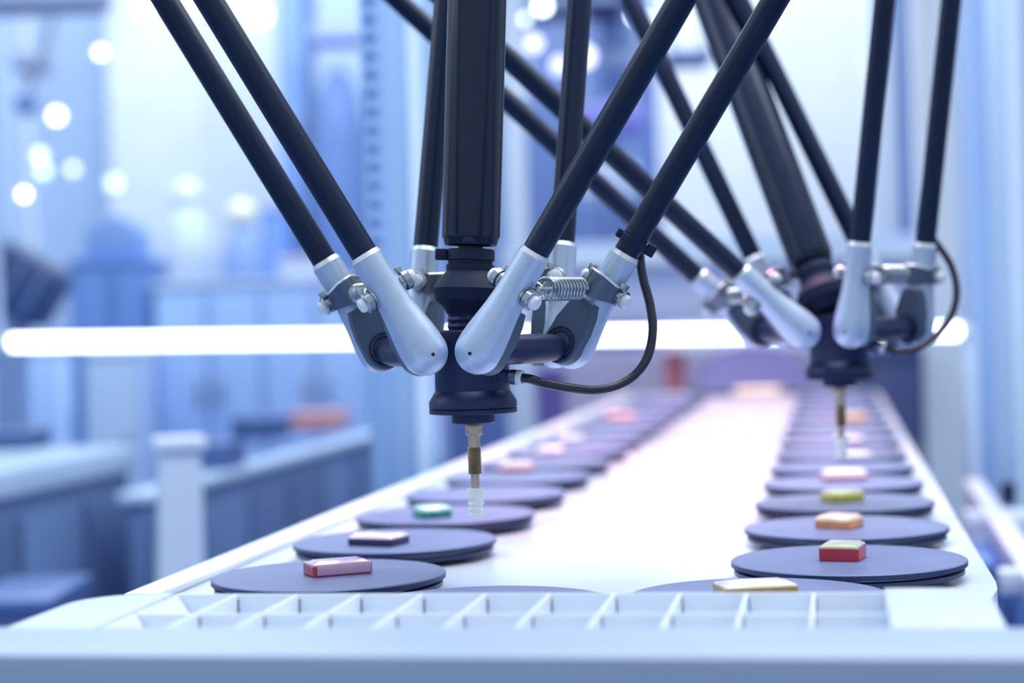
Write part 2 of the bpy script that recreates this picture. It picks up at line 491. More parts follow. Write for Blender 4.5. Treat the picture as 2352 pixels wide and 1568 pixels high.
# ------------------------------------------------------------------ foreground bar
Z_BAR = CAM_Z - 0.1436
bar = empty('front_guard_rail', T(0.0, -0.41, 0), 'thick pale blue guard rail crossing the whole foreground', 'rail', rz=-YAW)
bm = B(); box(bm, (0.0, 0.0, Z_BAR-0.03), 1.3, 0.076, 0.06, bev=0.003)
obj('beam', bm, M['bar'], bar)
bm = B(); box(bm, (0.0, -0.0395, Z_BAR-0.036), 1.28, 0.003, 0.034, bev=0.001)
M['barface'] = mat('blue violet face strip', (112, 126, 176), 0.4, 0, 0.06, 6, 0.5, stretch=(0.4, 1, 1))
obj('face_strip', bm, M['barface'], bar)
for a in (-0.6, 0.6):
    bm = B(); box(bm, (a, 0, (Z_BAR-0.06)/2), 0.06, 0.06, Z_BAR-0.06, bev=0.003)
    obj('post', bm, M['bar'], bar)
    bm = B(); box(bm, (a*1.09, 0, Z_BAR-0.03), 0.006, 0.072, 0.056, bev=0.002)
    obj('end_cap', bm, M['rubber'], bar)

# ------------------------------------------------------------------ delta robots
def robot(label, H, az, rr, targets, J, colt, lens, hose, fit_dir, seq, group):
    """H: centre of the ball plane; az: bearings of the three arms; targets: where each rod pair points"""
    H = Vector(H)
    rb = empty('delta_robot', H, label, 'robot', group)
    L = lambda v: Vector(v) - H
    HB = 0.049
    tocam = (CAM - H).normalized()
    # moving platform
    bm = B(); lathe(bm, [(-0.0285, 0.0243), (-0.027, 0.0252), (0.0125, 0.0252), (0.0135, 0.0245)], seg=48)
    obj('hub_body', bm, M['hub'], rb)
    bm = B(); lathe(bm, [(-0.0392, 0.0290), (-0.0386, 0.0297), (-0.0345, 0.0297), (-0.0272, 0.0252), (-0.0268, 0.0246)], seg=48)
    lathe(bm, [(-0.0425, 0.0292), (-0.0420, 0.0297), (-0.0396, 0.0297), (-0.0392, 0.0288)], seg=48)
    obj('flange', bm, M['hub'], rb)
    bm = B(); lathe(bm, [(-0.0492, 0.0140), (-0.0486, 0.0147), (-0.0425, 0.0147)], seg=40)
    obj('tool_plate', bm, M['hub'], rb)
    # vacuum nozzle
    nz = B(); lathe(nz, [(-0.0575, 0.0052), (-0.0565, 0.0058), (-0.0502, 0.0058), (-0.0492, 0.0052)], seg=6)
    nzo = obj('nozzle', nz, M['brass'], rb)
    bm = B(); lathe(bm, [(-0.0655, 0.0042), (-0.0575, 0.0042)], seg=24)
    obj('nozzle_collar', bm, M['brass'], nzo)
    pr = []; z = -0.0655
    while z > -0.0830:
        pr += [(z, 0.0041), (z-0.00048, 0.0049)]; z -= 0.00096
    bm = B(); lathe(bm, pr[::-1], seg=24)
    obj('threaded_sleeve', bm, M['brass'], nzo)
    bm = B(); lathe(bm, [(-0.0945, 0.0027), (-0.0825, 0.0029)], seg=20)
    obj('nozzle_pin', bm, M['brass'], nzo)
    bm = B(); lathe(bm, [(-0.1112, 0.0052), (-0.1108, 0.0054), (-0.1090, 0.0036), (-0.1072, 0.0056), (-0.1052, 0.0038), (-0.1035, 0.0056), (-0.1015, 0.0048),
                         (-0.0995, 0.0062), (-0.0945, 0.0064), (-0.0930, 0.0060), (-0.0928, 0.0030)], seg=36)
    obj('suction_cup', bm, M['silicone'], rb)
    # universal joint and telescopic shaft
    J = Vector(J)
    ca = (Vector(colt) - J).normalized()
    bm = B(); lathe(bm, [(0.0135, 0.0150), (0.016, 0.0158), (0.018, 0.0150), (0.0205, 0.0158), (0.0225, 0.0150), (0.025, 0.0158), (0.027, 0.0150), (0.030, 0.0155)], seg=36)
    jn = obj('joint_neck', bm, M['hub'], rb)
    bm = B(); lathe(bm, [(-0.021, 0.0150), (-0.017, 0.0170), (-0.012, 0.0230), (-0.004, 0.0245), (0.003, 0.0205), (0.008, 0.0155)], origin=L(J), axis=ca, seg=40)
    obj('universal_joint', bm, M['rubber'], rb)
    bm = B(); lathe(bm, [(0.0075, 0.0158), (0.010, 0.0162), (0.0120, 0.0162), (0.0122, 0.0150), (0.0150, 0.0150), (0.0152, 0.0164), (0.0205, 0.0164), (0.0225, 0.0158), (0.0226, 0.013)], origin=L(J), axis=ca, seg=40)
    ring = obj('clamp_ring', bm, M['rubber'], rb)
    cx, cy, cz = frame_of(ca, (1, 0, 0))
    bm = B(); box(bm, L(J) - cx*0.0195 + ca*0.0185 - cy*0.004, 0.008, 0.006, 0.0075, x=cx, y=cy, z=cz, bev=0.0008)
    obj('clamp_tab', bm, M['rubber'], ring)
    bm = B(); lathe(bm, [(0.018, 0.0085), (0.030, 0.0085)], origin=L(J), axis=ca, seg=28)
    obj('inner_shaft', bm, M['shaft'], rb)
    bm = B(); lathe(bm, [(0.0245, 0.0165), (0.0252, 0.0178), (0.0290, 0.0188), (0.0300, 0.0193), (0.0305, 0.0197), (lens[3], 0.0200)], origin=L(J), axis=ca, seg=56)
    obj('telescopic_shaft', bm, M['shaft'], rb)
    # arms
    for k in range(3):
        a = math.radians(az[k])
        out = Vector((math.cos(a), math.sin(a), 0)); tan = Vector((-math.sin(a), math.cos(a), 0))
        mid = out*rr[k]
        px, py, dep, which = targets[k]
        sgn0 = which
        base = mid + tan*HB*sgn0
        u = (Vector(P(px, py, dep)) - (H + base)).normalized()
        # ball shaft with bracket
        bm = B(); lathe(bm, [(-0.036, 0.0060), (-0.033, 0.0085), (-0.016, 0.0098), (0.016, 0.0098), (0.033, 0.0085), (0.036, 0.0060)], origin=mid, axis=tan, seg=32)
        sh = obj('ball_shaft', bm, M['hub'], rb)
        for s in (-1, 1):
            bm = B(); lathe(bm, [(-0.010, 0.001)] + [(0.0105*math.sin(t*PI/12), 0.0105*math.cos(t*PI/12)) for t in range(-5, 6)] + [(0.0104, 0.001)], origin=mid+tan*(HB-0.006)*s, axis=tan, seg=28)
            obj('ball', bm, M['darksteel'], sh)
        bm = B(); box(bm, out*(0.020+rr[k]-0.006)/2, rr[k]-0.006-0.020+0.012, 0.026, 0.016, x=out, y=tan, z=(0, 0, 1), bev=0.002)
        obj('arm_bracket', bm, M['hub'], rb)
        for s in (-1, 1):
            c = mid + tan*HB*s
            inn = -tan*s
            inn = (inn - u*inn.dot(u)).normalized()
            q = u.cross(inn)
            cap = [(-0.0150*math.cos(t*PI/16), 0.0150*math.sin(t*PI/16)) for t in range(0, 8)]
            bm = B(); lathe(bm, [(-0.0150, 0.0)] + cap[1:] + [(0.0, 0.0150), (0.006, 0.0149), (0.013, 0.0142), (0.021, 0.0130), (0.030, 0.0117), (0.040, 0.0108), (0.050, 0.0105), (0.0705, 0.0104)], origin=c, axis=u, seg=48)
            sk = obj('rod_socket', bm, M['alu'], rb)
            bm = B(); lathe(bm, [(0.0705, 0.0104), (0.0735, 0.0092), (0.0736, 0.0085)], origin=c, axis=u, seg=48)
            tag(obj('socket_rim', bm, M['alubright'], sk), 'bright bevelled rim')
            # grey liner on the inner side, holding the ball
            ol = [(0.0138*math.cos(PI/2+t*PI/14), 0.0138*math.sin(PI/2+t*PI/14)) for t in range(0, 15)]
            ol = [(-0.0138, 0.0)]
            ol = [(0.0138*math.cos(PI + PI*t/14), 0.0138*math.sin(PI + PI*t/14)) for t in range(15)] + [(0.0128, 0.014), (0.0105, 0.026), (0.0080, 0.034), (-0.0080, 0.034), (-0.0105, 0.026), (-0.0128, 0.014)]
            bm = B(); prism(bm, ol, 0.002, 0.0156, o=c, x=u.cross(inn), y=u, z=inn if (u.cross(inn)).cross(u).dot(inn) > 0 else -inn, bev=0.0012)
            obj('socket_liner', bm, M['liner'], sk)
            bm = B()
            for r0 in (0.0118, 0.0092):
                lathe(bm, [(0.0150, r0), (0.0164, r0-0.0004), (0.0164, r0-0.0014), (0.0150, r0-0.0016)], origin=c, axis=inn, seg=36)
            obj('ball_seal', bm, M['rubber'], sk)
            bm = B(); lathe(bm, [(0.066, 0.0087), (lens[k], 0.0088)], origin=c, axis=u, seg=40)
            obj('carbon_rod', bm, M['carbon'], rb)
            # cross pin, caps, yoke
            pc = c + u*0.046
            for s2 in (-1, 1):
                bm = B(); lathe(bm, [(0.0095, 0.0058), (0.0112, 0.0060), (0.0114, 0.0048), (0.0124, 0.0048), (0.0126, 0.0066), (0.0165, 0.0066), (0.0172, 0.0060)], origin=pc, axis=q*s2, seg=28)
                ps = obj('pin_collar', bm, M['steel'], sk)
                bm = B(); lathe(bm, [(0.0172, 0.0046), (0.0192, 0.0047), (0.0208, 0.0040), (0.0214, 0.0020), (0.0215, 0.0)], origin=pc, axis=q*s2, seg=24)
                tag(obj('pin_cap', bm, M['whiteplastic'], sk), 'white plastic cap')
                bm = B(); box(bm, pc + q*s2*0.0148 + inn*0.0040 + u*0.0075, 0.004, 0.0055, 0.0050, x=q, y=inn, z=u, bev=0.0006)
                obj('retaining_clip', bm, M['steel'], sk)
            vp = [(0.0126, 0.0030), (0.0122, 0.0080), (0.0050, 0.0190), (0.0030, 0.0205), (0.0, 0.0209), (-0.0030, 0.0205), (-0.0050, 0.0190), (-0.0122, 0.0080), (-0.0126, 0.0030)]
            bm = B(); ringv = []
            for t, (qa, ia) in enumerate(vp):
                a_, b_ = vp[max(t-1, 0)], vp[min(t+1, len(vp)-1)]
                tx, tyy = b_[0]-a_[0], b_[1]-a_[1]
                ll = math.hypot(tx, tyy); nx, ny = tyy/ll*0.0007, -tx/ll*0.0007
                hh = 0.0085 if 1 < t < len(vp)-2 else 0.0060
                f = lambda e, h: pc + q*(qa+nx*e) + inn*(ia+ny*e) + u*h
                ringv.append([bm.verts.new(f(-1, -hh)), bm.verts.new(f(1, -hh)), bm.verts.new(f(1, hh)), bm.verts.new(f(-1, hh))])
            for a_, b_ in zip(ringv, ringv[1:]):
                for e in range(4): bm.faces.new((a_[e], a_[(e+1) % 4], b_[(e+1) % 4], b_[e]))
            bm.faces.new(ringv[0][::-1]); bm.faces.new(ringv[-1])
            bmesh.ops.recalc_face_normals(bm, faces=bm.faces[:])
            yk = obj('yoke', bm, M['darksteel'], sk)
            bm = B(); tube(bm, [pc + q*qa + inn*ia + u*(0.0086 if 1 < t < len(vp)-2 else 0.0061) for t, (qa, ia) in enumerate(vp)], 0.00095, 8)
            tag(obj('yoke_edge', bm, M['alubright'], sk), 'bright cut edge of the yoke')
            # small dark hole on the bulb
            if s == sgn0:
                v = (CAM - (H + c)).normalized()
                xr = v.cross(Vector((0, 0, 1))).normalized()
                hd = (v + (-xr)*0.38*(1 if k == 0 else -1)*(1) - Vector((0, 0, 1))*0.10).normalized()
                bm = B(); lathe(bm, [(0.0146, 0.0012), (0.01515, 0.0012)], origin=c, axis=hd, seg=12)
                tag(obj('vent_hole', bm, M['rubber'], sk), 'small dark round hole')
        # coil spring between the pair
        sc_ = mid + u*0.046
        tl_ = (tan - u*tan.dot(u)).normalized()
        sx, sy, sz = frame_of(tl_)
        pts = []
        turns, half = 11, 0.0205
        c0, c1 = mid - tan*HB + u*0.046, mid + tan*HB + u*0.046
        dv = (c1-c0); Ls = dv.length; dn = dv.normalized(); sx, sy, sz = frame_of(dn)
        h0_, h1_ = 0.0200/Ls, 1-0.0200/Ls
        pts.append(c0 + dv*h0_); 
        for t in range(turns*14+1):
            f = t/(turns*14)
            fr = (0.0300 + (Ls-0.060)*f)/Ls
            an = 2*PI*turns*f
            pts.append(c0 + dv*fr + (sx*math.cos(an) + sy*math.sin(an))*(0.0056 if k == 0 else 0.0070))
        pts.append(c0 + dv*h1_)
        bm = B(); tube(bm, pts, 0.0012, 8)
        obj('coil_spring', bm, M['steel'], rb)
    # air fitting and hose
    fb = Vector(fit_dir[0]); fd = (Vector(fit_dir[1]) - fb).normalized()
    bm = B(); lathe(bm, [(-0.012, 0.0046), (0.0, 0.0046), (0.0005, 0.0050), (0.0075, 0.0050), (0.008, 0.0044)], origin=L(fb), axis=fd, seg=6)
    ft = obj('air_fitting', bm, M['hub'], rb)
    bm = B(); lathe(bm, [(0.008, 0.0047), (0.0088, 0.0050), (0.0125, 0.0050), (0.013, 0.0046)], origin=L(fb), axis=fd, seg=24)
    obj('fitting_ring', bm, M['darksteel'], ft)
    bm = B(); lathe(bm, [(0.013, 0.0048), (0.0135, 0.0052), (0.0160, 0.0052), (0.0168, 0.0044), (0.0168, 0.0036)], origin=L(fb), axis=fd, seg=24)
    tag(obj('release_collar', bm, M['whiteplastic'], ft), 'pale plastic release collar')
    pts = smooth_path([fb + fd*0.010, fb + fd*0.022] + [P(*h) for h in hose])
    bm = B(); tube(bm, [L(p) for p in pts], 0.0031, 14)
    hs = obj('air_hose', bm, M['hose'], rb)
    return rb, hs

H1 = P(1083, 803, 1.243)
r1, hose1 = robot('grey and black delta robot hanging in sharp focus above the left row of discs', H1, (200.7, 321, 80), (0.049, 0.047, 0.050),
      [(480, 0, 1.17, 1), (1565, 0, 1.14, -1), (1025, 0, 1.345, 1)],
      P(1079, 650, 1.243), P(1096, 0, 1.25), (0.40, 0.38, 0.34, 0.32),
      [(1245, 879, 1.215), (1310, 891, 1.215), (1375, 895, 1.22), (1437, 876, 1.23), (1482, 830, 1.235), (1499, 765, 1.24), (1493, 700, 1.245), (1476, 635, 1.25), (1470, 585, 1.252), (1474, 556, 1.253)],
      (P(1148, 862, 1.222), P(1200, 868, 1.215)), 0, 'delta robots over the conveyor')
H2 = P(1926, 757, 1.6)
r2, hose2 = robot('second delta robot behind on the right, slightly blurred, hanging above the right row', H2, (195, 315, 75), (0.055, 0.047, 0.050),
      [(1000, -20, 1.50, 1), (2032, 0, 1.50, -1), (1448, 0, 1.72, 1)],
      P(1888, 664, 1.6), P(1640, 0, 1.72), (0.56, 0.40, 0.46, 0.36),
      [(2060, 808, 1.57), (2105, 800, 1.57), (2150, 770, 1.575), (2185, 725, 1.58), (2197, 670, 1.585), (2185, 612, 1.59), (2158, 568, 1.59), (2133, 535, 1.59), (2126, 508, 1.59)],
      (P(1985, 790, 1.57), P(2030, 798, 1.57)), 1, 'delta robots over the conveyor')
# cable tie holding the hose to the rod
def tie(rb, H, px, py, dep, axis, hx):
    c = P(px, py, dep) - H
    bm = B(); lathe(bm, [(-0.0022, 0.0088), (-0.0020, 0.0104), (0.0020, 0.0104), (0.0022, 0.0088)], origin=c, axis=axis, seg=32)
    o = obj('cable_tie', bm, M['rubber'], rb)
    x, y, z = frame_of(axis, (1, 0, 0))
    bm = B(); box(bm, c + x*0.0135 - y*0.001, 0.0062, 0.006, 0.0075, x=x, y=y, z=z, bev=0.0008)
    obj('tie_head', bm, M['rubber'], o)
def axis_of(rob, H, az, r, t):
    a = math.radians(az)
    base = Vector((math.cos(a), math.sin(a), 0))*r + Vector((-math.sin(a), math.cos(a), 0))*0.049*t[3]
    u = (P(t[0], t[1], t[2]) - (H + base)).normalized()
    far = Vector((math.cos(a), math.sin(a), 0))*r - Vector((-math.sin(a), math.cos(a), 0))*0.049*t[3]
    return u, far
u, far = axis_of(r1, H1, 321, 0.047, (1565, 0, 1.14, -1))
c = far + u*0.083
bm = B(); lathe(bm, [(-0.0024, 0.0088), (-0.0020, 0.0104), (0.0020, 0.0104), (0.0024, 0.0088)], origin=c, axis=u, seg=32)
o = obj('cable_tie', bm, M['rubber'], r1)
x, y, z = frame_of(u, (1, 0, 0))
bm = B(); box(bm, c + x*0.0130, 0.0064, 0.006, 0.0080, x=x, y=y, z=z, bev=0.0008); box(bm, c - x*0.0108, 0.004, 0.006, 0.006, x=x, y=y, z=z, bev=0.0008)
obj('tie_head', bm, M['rubber'], o)
# ------------------------------------------------------------------ the hall behind, all standing on its floor
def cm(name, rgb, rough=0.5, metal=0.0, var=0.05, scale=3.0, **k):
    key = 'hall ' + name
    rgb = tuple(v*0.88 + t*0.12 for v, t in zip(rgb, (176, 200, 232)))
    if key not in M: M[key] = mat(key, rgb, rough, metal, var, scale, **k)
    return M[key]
def rect(x0, y0, x1, y1, d):
    """world rectangle (centre x, width, z low, z high) of something seen there at distance d"""
    c = P((x0+x1)/2, (y0+y1)/2, d)
    return c.x, S(x1-x0, d), c.z - S(y1-y0, d)/2, c.z + S(y1-y0, d)/2
def partition(label, x0, y0, x1, y1, d, rgb, nseg=2, name='partition_panel', cat='panel', fr=(236, 242, 252)):
    """free-standing exhibition wall: framed boards, feet"""
    cx, wd, z0, z1 = rect(x0, y0, x1, y1, d)
    e = empty(name, (cx, d, 0), label, cat)
    sw = wd/nseg
    for k in range(nseg):
        bm = B(); box(bm, (-wd/2+sw*(k+0.5), 0, (0.08+z1)/2), sw-0.02, 0.03, z1-0.08, bev=0.004)
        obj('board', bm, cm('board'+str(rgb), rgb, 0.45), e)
    for k in range(nseg+1):
        bm = B(); box(bm, (-wd/2+sw*k, -0.004, z1/2), 0.03, 0.045, z1, bev=0.005)
        obj('upright', bm, cm('upright'+str(fr), fr, 0.4), e)
        bm = B(); box(bm, (-wd/2+sw*k, 0, 0.0125), 0.05, 0.30, 0.025, bev=0.004)
        obj('foot', bm, cm('foot', (150, 165, 190), 0.4, 0.5), e)
    return e
def cabinet(label, x0, y0, x1, y1, d, rgb, door=None, depth=0.45, top=None, name='machine_cabinet', cat='cabinet', nd=2, z0=None):
    cx, wd, _, z1 = rect(x0, y0, x1, y1, d)
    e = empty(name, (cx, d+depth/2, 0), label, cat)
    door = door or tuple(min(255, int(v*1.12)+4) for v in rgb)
    top = top or tuple(min(255, int(v*1.25)+10) for v in rgb)
    bm = B(); box(bm, (0, 0, (0.06+z1-0.02)/2), wd, depth, z1-0.02-0.06, bev=0.006)
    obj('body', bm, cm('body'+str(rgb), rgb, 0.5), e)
    bm = B(); box(bm, (0, 0, 0.03), wd*0.92, depth*0.9, 0.06)
    obj('plinth', bm, M['rubber'], e)
    bm = B(); box(bm, (0, 0, z1-0.01), wd*1.03, depth*1.03, 0.02, bev=0.004)
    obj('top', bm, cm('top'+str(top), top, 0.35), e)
    for k in range(nd):
        w_ = wd/nd
        xx = -wd/2 + w_*(k+0.5)
        bm = B(); box(bm, (xx, -depth/2-0.006, (0.10+z1-0.05)/2), w_-0.02, 0.014, z1-0.05-0.10, bev=0.004)
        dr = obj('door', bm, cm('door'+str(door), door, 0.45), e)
        bm = B(); box(bm, (xx+w_*0.32*(1 if k % 2 == 0 else -1), -depth/2-0.022, z1*0.72), 0.012, 0.018, 0.10, bev=0.003)
        obj('handle', bm, M['steel'], dr)
    return e
def spotlamp(label, px, py, d, r_px, rgb, strength, up=1.2):
    """pendant spot: ceiling stem, housing and glowing lens turned to the table"""
    c = P(px, py, d); r = S(r_px, d)
    e = empty('pendant_spotlight', c, label, 'lamp', 'spotlights hung in the hall behind')
    ax = (CAM - c).normalized()
    bm = B(); lathe(bm, [(-r*2.2, r*0.55), (-r*2.0, r*0.75), (-r*0.6, r*1.05), (0.0, r*1.18), (0.004, r*1.18), (0.004, r*1.0), (-r*0.1, r*0.98)], axis=ax, seg=20)
    obj('housing', bm, cm('lamp housing', (200, 214, 236), 0.4, 0.2), e)
    bm = B(); lathe(bm, [(-r*0.2, r*0.97), (0.0, r*0.9), (r*0.12, r*0.5), (r*0.16, 0)], axis=ax, seg=20)
    obj('lens', bm, emit('lens '+label, rgb, strength), e)
    bm = B(); tube(bm, [-ax*r*1.6, -ax*r*1.6 + Vector((0, 0, up))], 0.004, 8)
    obj('stem', bm, cm('lamp stem', (170, 190, 220), 0.4, 0.3), e)
    return e
def yawbox(e, name, p, la, lb, h, m, bev=0.004):
    bm = B(); box(bm, p, la, lb, h, bev=bev); return obj(name, bm, m, e)

# back wall, with vertical boards and a plinth
bm = B(); box(bm, (0, 11.6, 2.2), 20, 0.12, 4.4)
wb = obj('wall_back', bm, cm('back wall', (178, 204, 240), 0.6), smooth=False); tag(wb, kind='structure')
bm = B(); box(bm, (0, 11.5, 0.08), 20, 0.05, 0.16, bev=0.006)
tag(obj('baseboard_back', bm, cm('skirting', (120, 150, 205), 0.5), smooth=False), kind='structure')

# LED tube across the back of the cell
d = 3.2
pl, pr = P(22, 787, d), P(2205, 760, d)
tb = empty('led_tube_lamp', (pl+pr)/2, 'long glowing white LED tube crossing the whole view behind the robots', 'lamp')
ax = (pr-pl).normalized(); hl = (pr-pl).length/2
bm = B(); lathe(bm, [(-hl, 0.008), (-hl+0.004, 0.0140), (hl-0.004, 0.0140), (hl, 0.008)], axis=ax, seg=24)
obj('tube', bm, emit('led tube', (238, 246, 255), 4.5), tb)
for s in (-1, 1):
    bm = B(); lathe(bm, [(0, 0.0145), (0.012, 0.0145), (0.014, 0.012)], origin=ax*s*hl, axis=ax*s, seg=20)
    obj('end_cap', bm, M['whiteplastic'], tb)
    e0 = ax*s*(hl+0.022)
    bm = B()
    if s > 0: box(bm, e0 + Vector((0, 0.02, -((pl.z+pr.z)/2+e0.z)/2)), 0.02, 0.03, (pl.z+pr.z)/2+e0.z+0.01, bev=0.003)
    else: box(bm, e0 + Vector((0, 0.02, 0.5)), 0.012, 0.02, 1.02, bev=0.003)
    obj('bracket_post', bm, cm('bracket', (190, 210, 240), 0.4, 0.3), tb)

# frame posts of the cell
def post(label, x0, x1, d, rgb, slot, edge, rung=True, ztop=2.3):
    cx, wd, _, _ = rect(x0, 700, x1, 800, d)
    e = empty('frame_post', (cx, d+wd/2, 0), label, 'post', 'aluminium posts of the machine frame')
    bm = B(); box(bm, (0, 0, ztop/2), wd, wd, ztop, bev=0.004)
    obj('extrusion', bm, cm('ext'+str(rgb), rgb, 0.38, 0.35, 0.03, 2), e)
    bm = B(); box(bm, (-wd*0.34, -wd/2-0.001, ztop/2+0.02), wd*0.26, 0.006, ztop-0.06, bev=0.001)
    sl = obj('slot_strip', bm, cm('slot'+str(slot), slot, 0.5), e)
    bm = B(); box(bm, (wd*0.27, -wd/2-0.001, ztop/2+0.02), wd*0.22, 0.008, ztop-0.06, bev=0.002)
    obj('edge_strip', bm, cm('edge'+str(edge), edge, 0.35), e)
    if rung:
        for k in range(26):
            z = 1.16 + 0.0235*k
            bm = B(); box(bm, (-wd*0.34, -wd/2-0.005, z), wd*0.17, 0.004, 0.010, bev=0.001)
            obj('rung', bm, cm('rung', (84, 118, 180), 0.5), sl)
    bm = B(); box(bm, (0, 0, 0.01), wd*1.8, wd*1.8, 0.02, bev=0.003)
    obj('foot_plate', bm, M['darksteel'], e)
    return e
post('pale blue aluminium post with a notched slot at the left edge of the conveyor', 845, 1003, 2.36, (150, 186, 232), (126, 164, 218), (196, 220, 248))
post('pale blue frame post along the right edge of the picture', 2240, 2372, 3.45, (176, 204, 238), (136, 172, 224), (206, 226, 248), rung=False)
post('thin white post behind the hub of the front robot', 1163, 1219, 4.9, (214, 230, 250), (190, 212, 244), (232, 240, 252), rung=False)

# right side
partition('tall pale blue panel between the rear robot and the right frame post', 2118, -120, 2262, 1160, 4.9, (232, 242, 252), 1)
partition('large bright white panel behind the rear robot', 1514, -140, 1996, 620, 7.2, (236, 243, 255), 1)
e = cabinet('dark navy cabinet behind the far end of the right row', 1990, 800, 2124, 1010, 4.8, (40, 52, 104), depth=0.4, nd=1)
partition('slim mid blue board seen between the two rods on the right', 2040, -120, 2122, 760, 5.6, (128, 156, 210), 1)
# machine beam
def beam(label, x0, x1, ys, d, cols, name='machine_beam'):
    c = P((x0+x1)/2, 650, d)
    e = empty(name, (c.x, d, 0), label, 'machine')
    wd = S(x1-x0, d)
    for nm, (ya, yb, dp), rgb in zip(('upper_rail', 'bright_strip', 'middle_cover', 'lower_cover'), ys, cols):
        zc, hh = P((x0+x1)/2, (ya+yb)/2, d).z, S(yb-ya, d)
        bm = B(); box(bm, (0, 0.1-dp/2, zc), wd, 0.2+dp, hh, bev=0.004)
        obj(nm, bm, cm('beam'+str(rgb), rgb, 0.45), e)
    for s in (-0.46, 0.46):
        bm = B(); box(bm, (wd*s, 0.14, P(1500, 720, d).z/2), 0.08, 0.1, P(1500, 720, d).z, bev=0.004)
        obj('support', bm, cm('beamleg', (196, 206, 236), 0.45), e)
    return e
beam('long lavender grey machine beam behind both robots, above the glowing tube', 1150, 2236, ((548, 582, 0.02), (582, 606, 0.05), (606, 664, 0.0), (664, 738, 0.03)), 5.0,
     ((196, 216, 246), (226, 238, 255), (176, 192, 232), (190, 198, 232)))
partition('white lilac board under the glowing tube, beyond the far end of the table', 1236, 800, 1985, 960, 5.4, (234, 226, 244), 3)
# purple rounded chair back and things near it
c = P(1735, 850, 5.1)
e = empty('tub_chair', (c.x, 5.1, 0), 'purple rounded tub chair at the far end of the table', 'chair')
rx = S(140, 5.1)
bm = B(); prof = []
zt = P(1735, 792, 5.1).z
n = 12
pts = [(rx*math.cos(PI*k/n), zt-rx*0.85 + rx*0.85*math.sin(PI*k/n)) for k in range(n+1)]
outl = [(rx, 0.42)] + pts + [(-rx, 0.42)]
prism(bm, outl, -0.04, 0.04, x=(1, 0, 0), y=(0, 0, 1), z=(0, -1, 0), bev=0.012)
obj('backrest', bm, cm('purple fabric', (190, 172, 236), 0.8, 0, 0.08, 30), e)
bm = B(); box(bm, (0, -0.16, 0.42), rx*1.9, 0.36, 0.12, bev=0.03)
obj('seat', bm, cm('purple fabric', (190, 172, 236), 0.8), e)
for sx in (-1, 1):
    for sy in (-0.30, 0.0):
        bm = B(); lathe(bm, [(0, 0.012), (0.37, 0.016)], origin=(rx*0.8*sx, sy, 0), seg=10)
        obj('leg', bm, M['steel'], e)
cabinet('slim dusty red cabinet standing behind the far end of the left row', 1534, 806, 1573, 900, 5.2, (196, 96, 104), nd=1, depth=0.10)
cabinet('dark violet cabinet right of the thin white post', 1216, 846, 1300, 990, 5.15, (84, 70, 150), nd=1, depth=0.14)

# centre top: blue machinery
partition('mid blue board high behind the front robot', 1010, -140, 1500, 560, 8.0, (78, 102, 158), 3, fr=(108, 136, 190))
cabinet('tall dark blue column cabinet left of the white panel', 1478, 120, 1514, 700, 6.6, (84, 112, 178), nd=1, depth=0.2)
def hung(label, x0, y0, x1, y1, d, rgb, name='hanging_unit', cat='machine', trim=(150, 170, 210)):
    cx, wd, z0, z1 = rect(x0, y0, x1, y1, d)
    e = empty(name, (cx, d, z0), label, cat)
    hh = z1-z0
    bm = B(); box(bm, (0, 0, hh/2), wd, 0.2, hh, bev=min(0.03, hh*0.2))
    obj('casing', bm, cm('casing'+str(rgb), rgb, 0.45), e)
    bm = B(); box(bm, (0, -0.104, hh*0.25), wd*0.9, 0.012, hh*0.14, bev=0.003)
    obj('trim_strip', bm, cm('trim'+str(trim), trim, 0.4), e)
    for s in (-0.4, 0.4):
        bm = B(); tube(bm, [(wd*s, 0, hh*0.8), (wd*s, 0, hh+1.6)], 0.008, 8)
        obj('hanger', bm, cm('lamp stem', (170, 190, 220), 0.4, 0.3), e)
    return e
hung('dark hanging machine head at the top behind the black shaft', 1150, -90, 1430, 46, 6.2, (34, 48, 92))
hung('dark blue hanging machine head left of the bright lamps at top centre', 1372, -40, 1452, 210, 6.4, (110, 136, 196))
hung('pale hanging cover box behind the crossing rods', 1330, 380, 1470, 480, 6.6, (206, 222, 246))
hung('white box added for a ghost reflection behind the right edge of the black shaft', 1130, 170, 1226, 250, 6.0, (240, 246, 255), trim=(110, 136, 220))  # added box in place of a white reflection in the guard glass
hung('violet blue box added for a ghost reflection between the crossing rods', 1330, 245, 1478, 312, 5.8, (150, 148, 236), trim=(110, 112, 214))  # added box in place of a violet reflection in the guard glass
hung('small dark hanging bracket left of the thick rear shaft', 1530, 124, 1630, 152, 6.0, (64, 92, 150))

# left side: panels
partition('light blue wall panel at the far left', -120, -160, 262, 930, 9.6, (170, 200, 238), 2)
partition('bright white wall panel left of the front robot', 262, -160, 640, 930, 9.2, (220, 233, 251), 2)
partition('pale wall panel left of the notched post', 640, -160, 860, 930, 9.4, (176, 204, 240), 1, fr=(150, 180, 226))
cabinet('tall slim blue locker between the pale panels', 640, -120, 704, 580, 8.4, (98, 134, 194), nd=1)
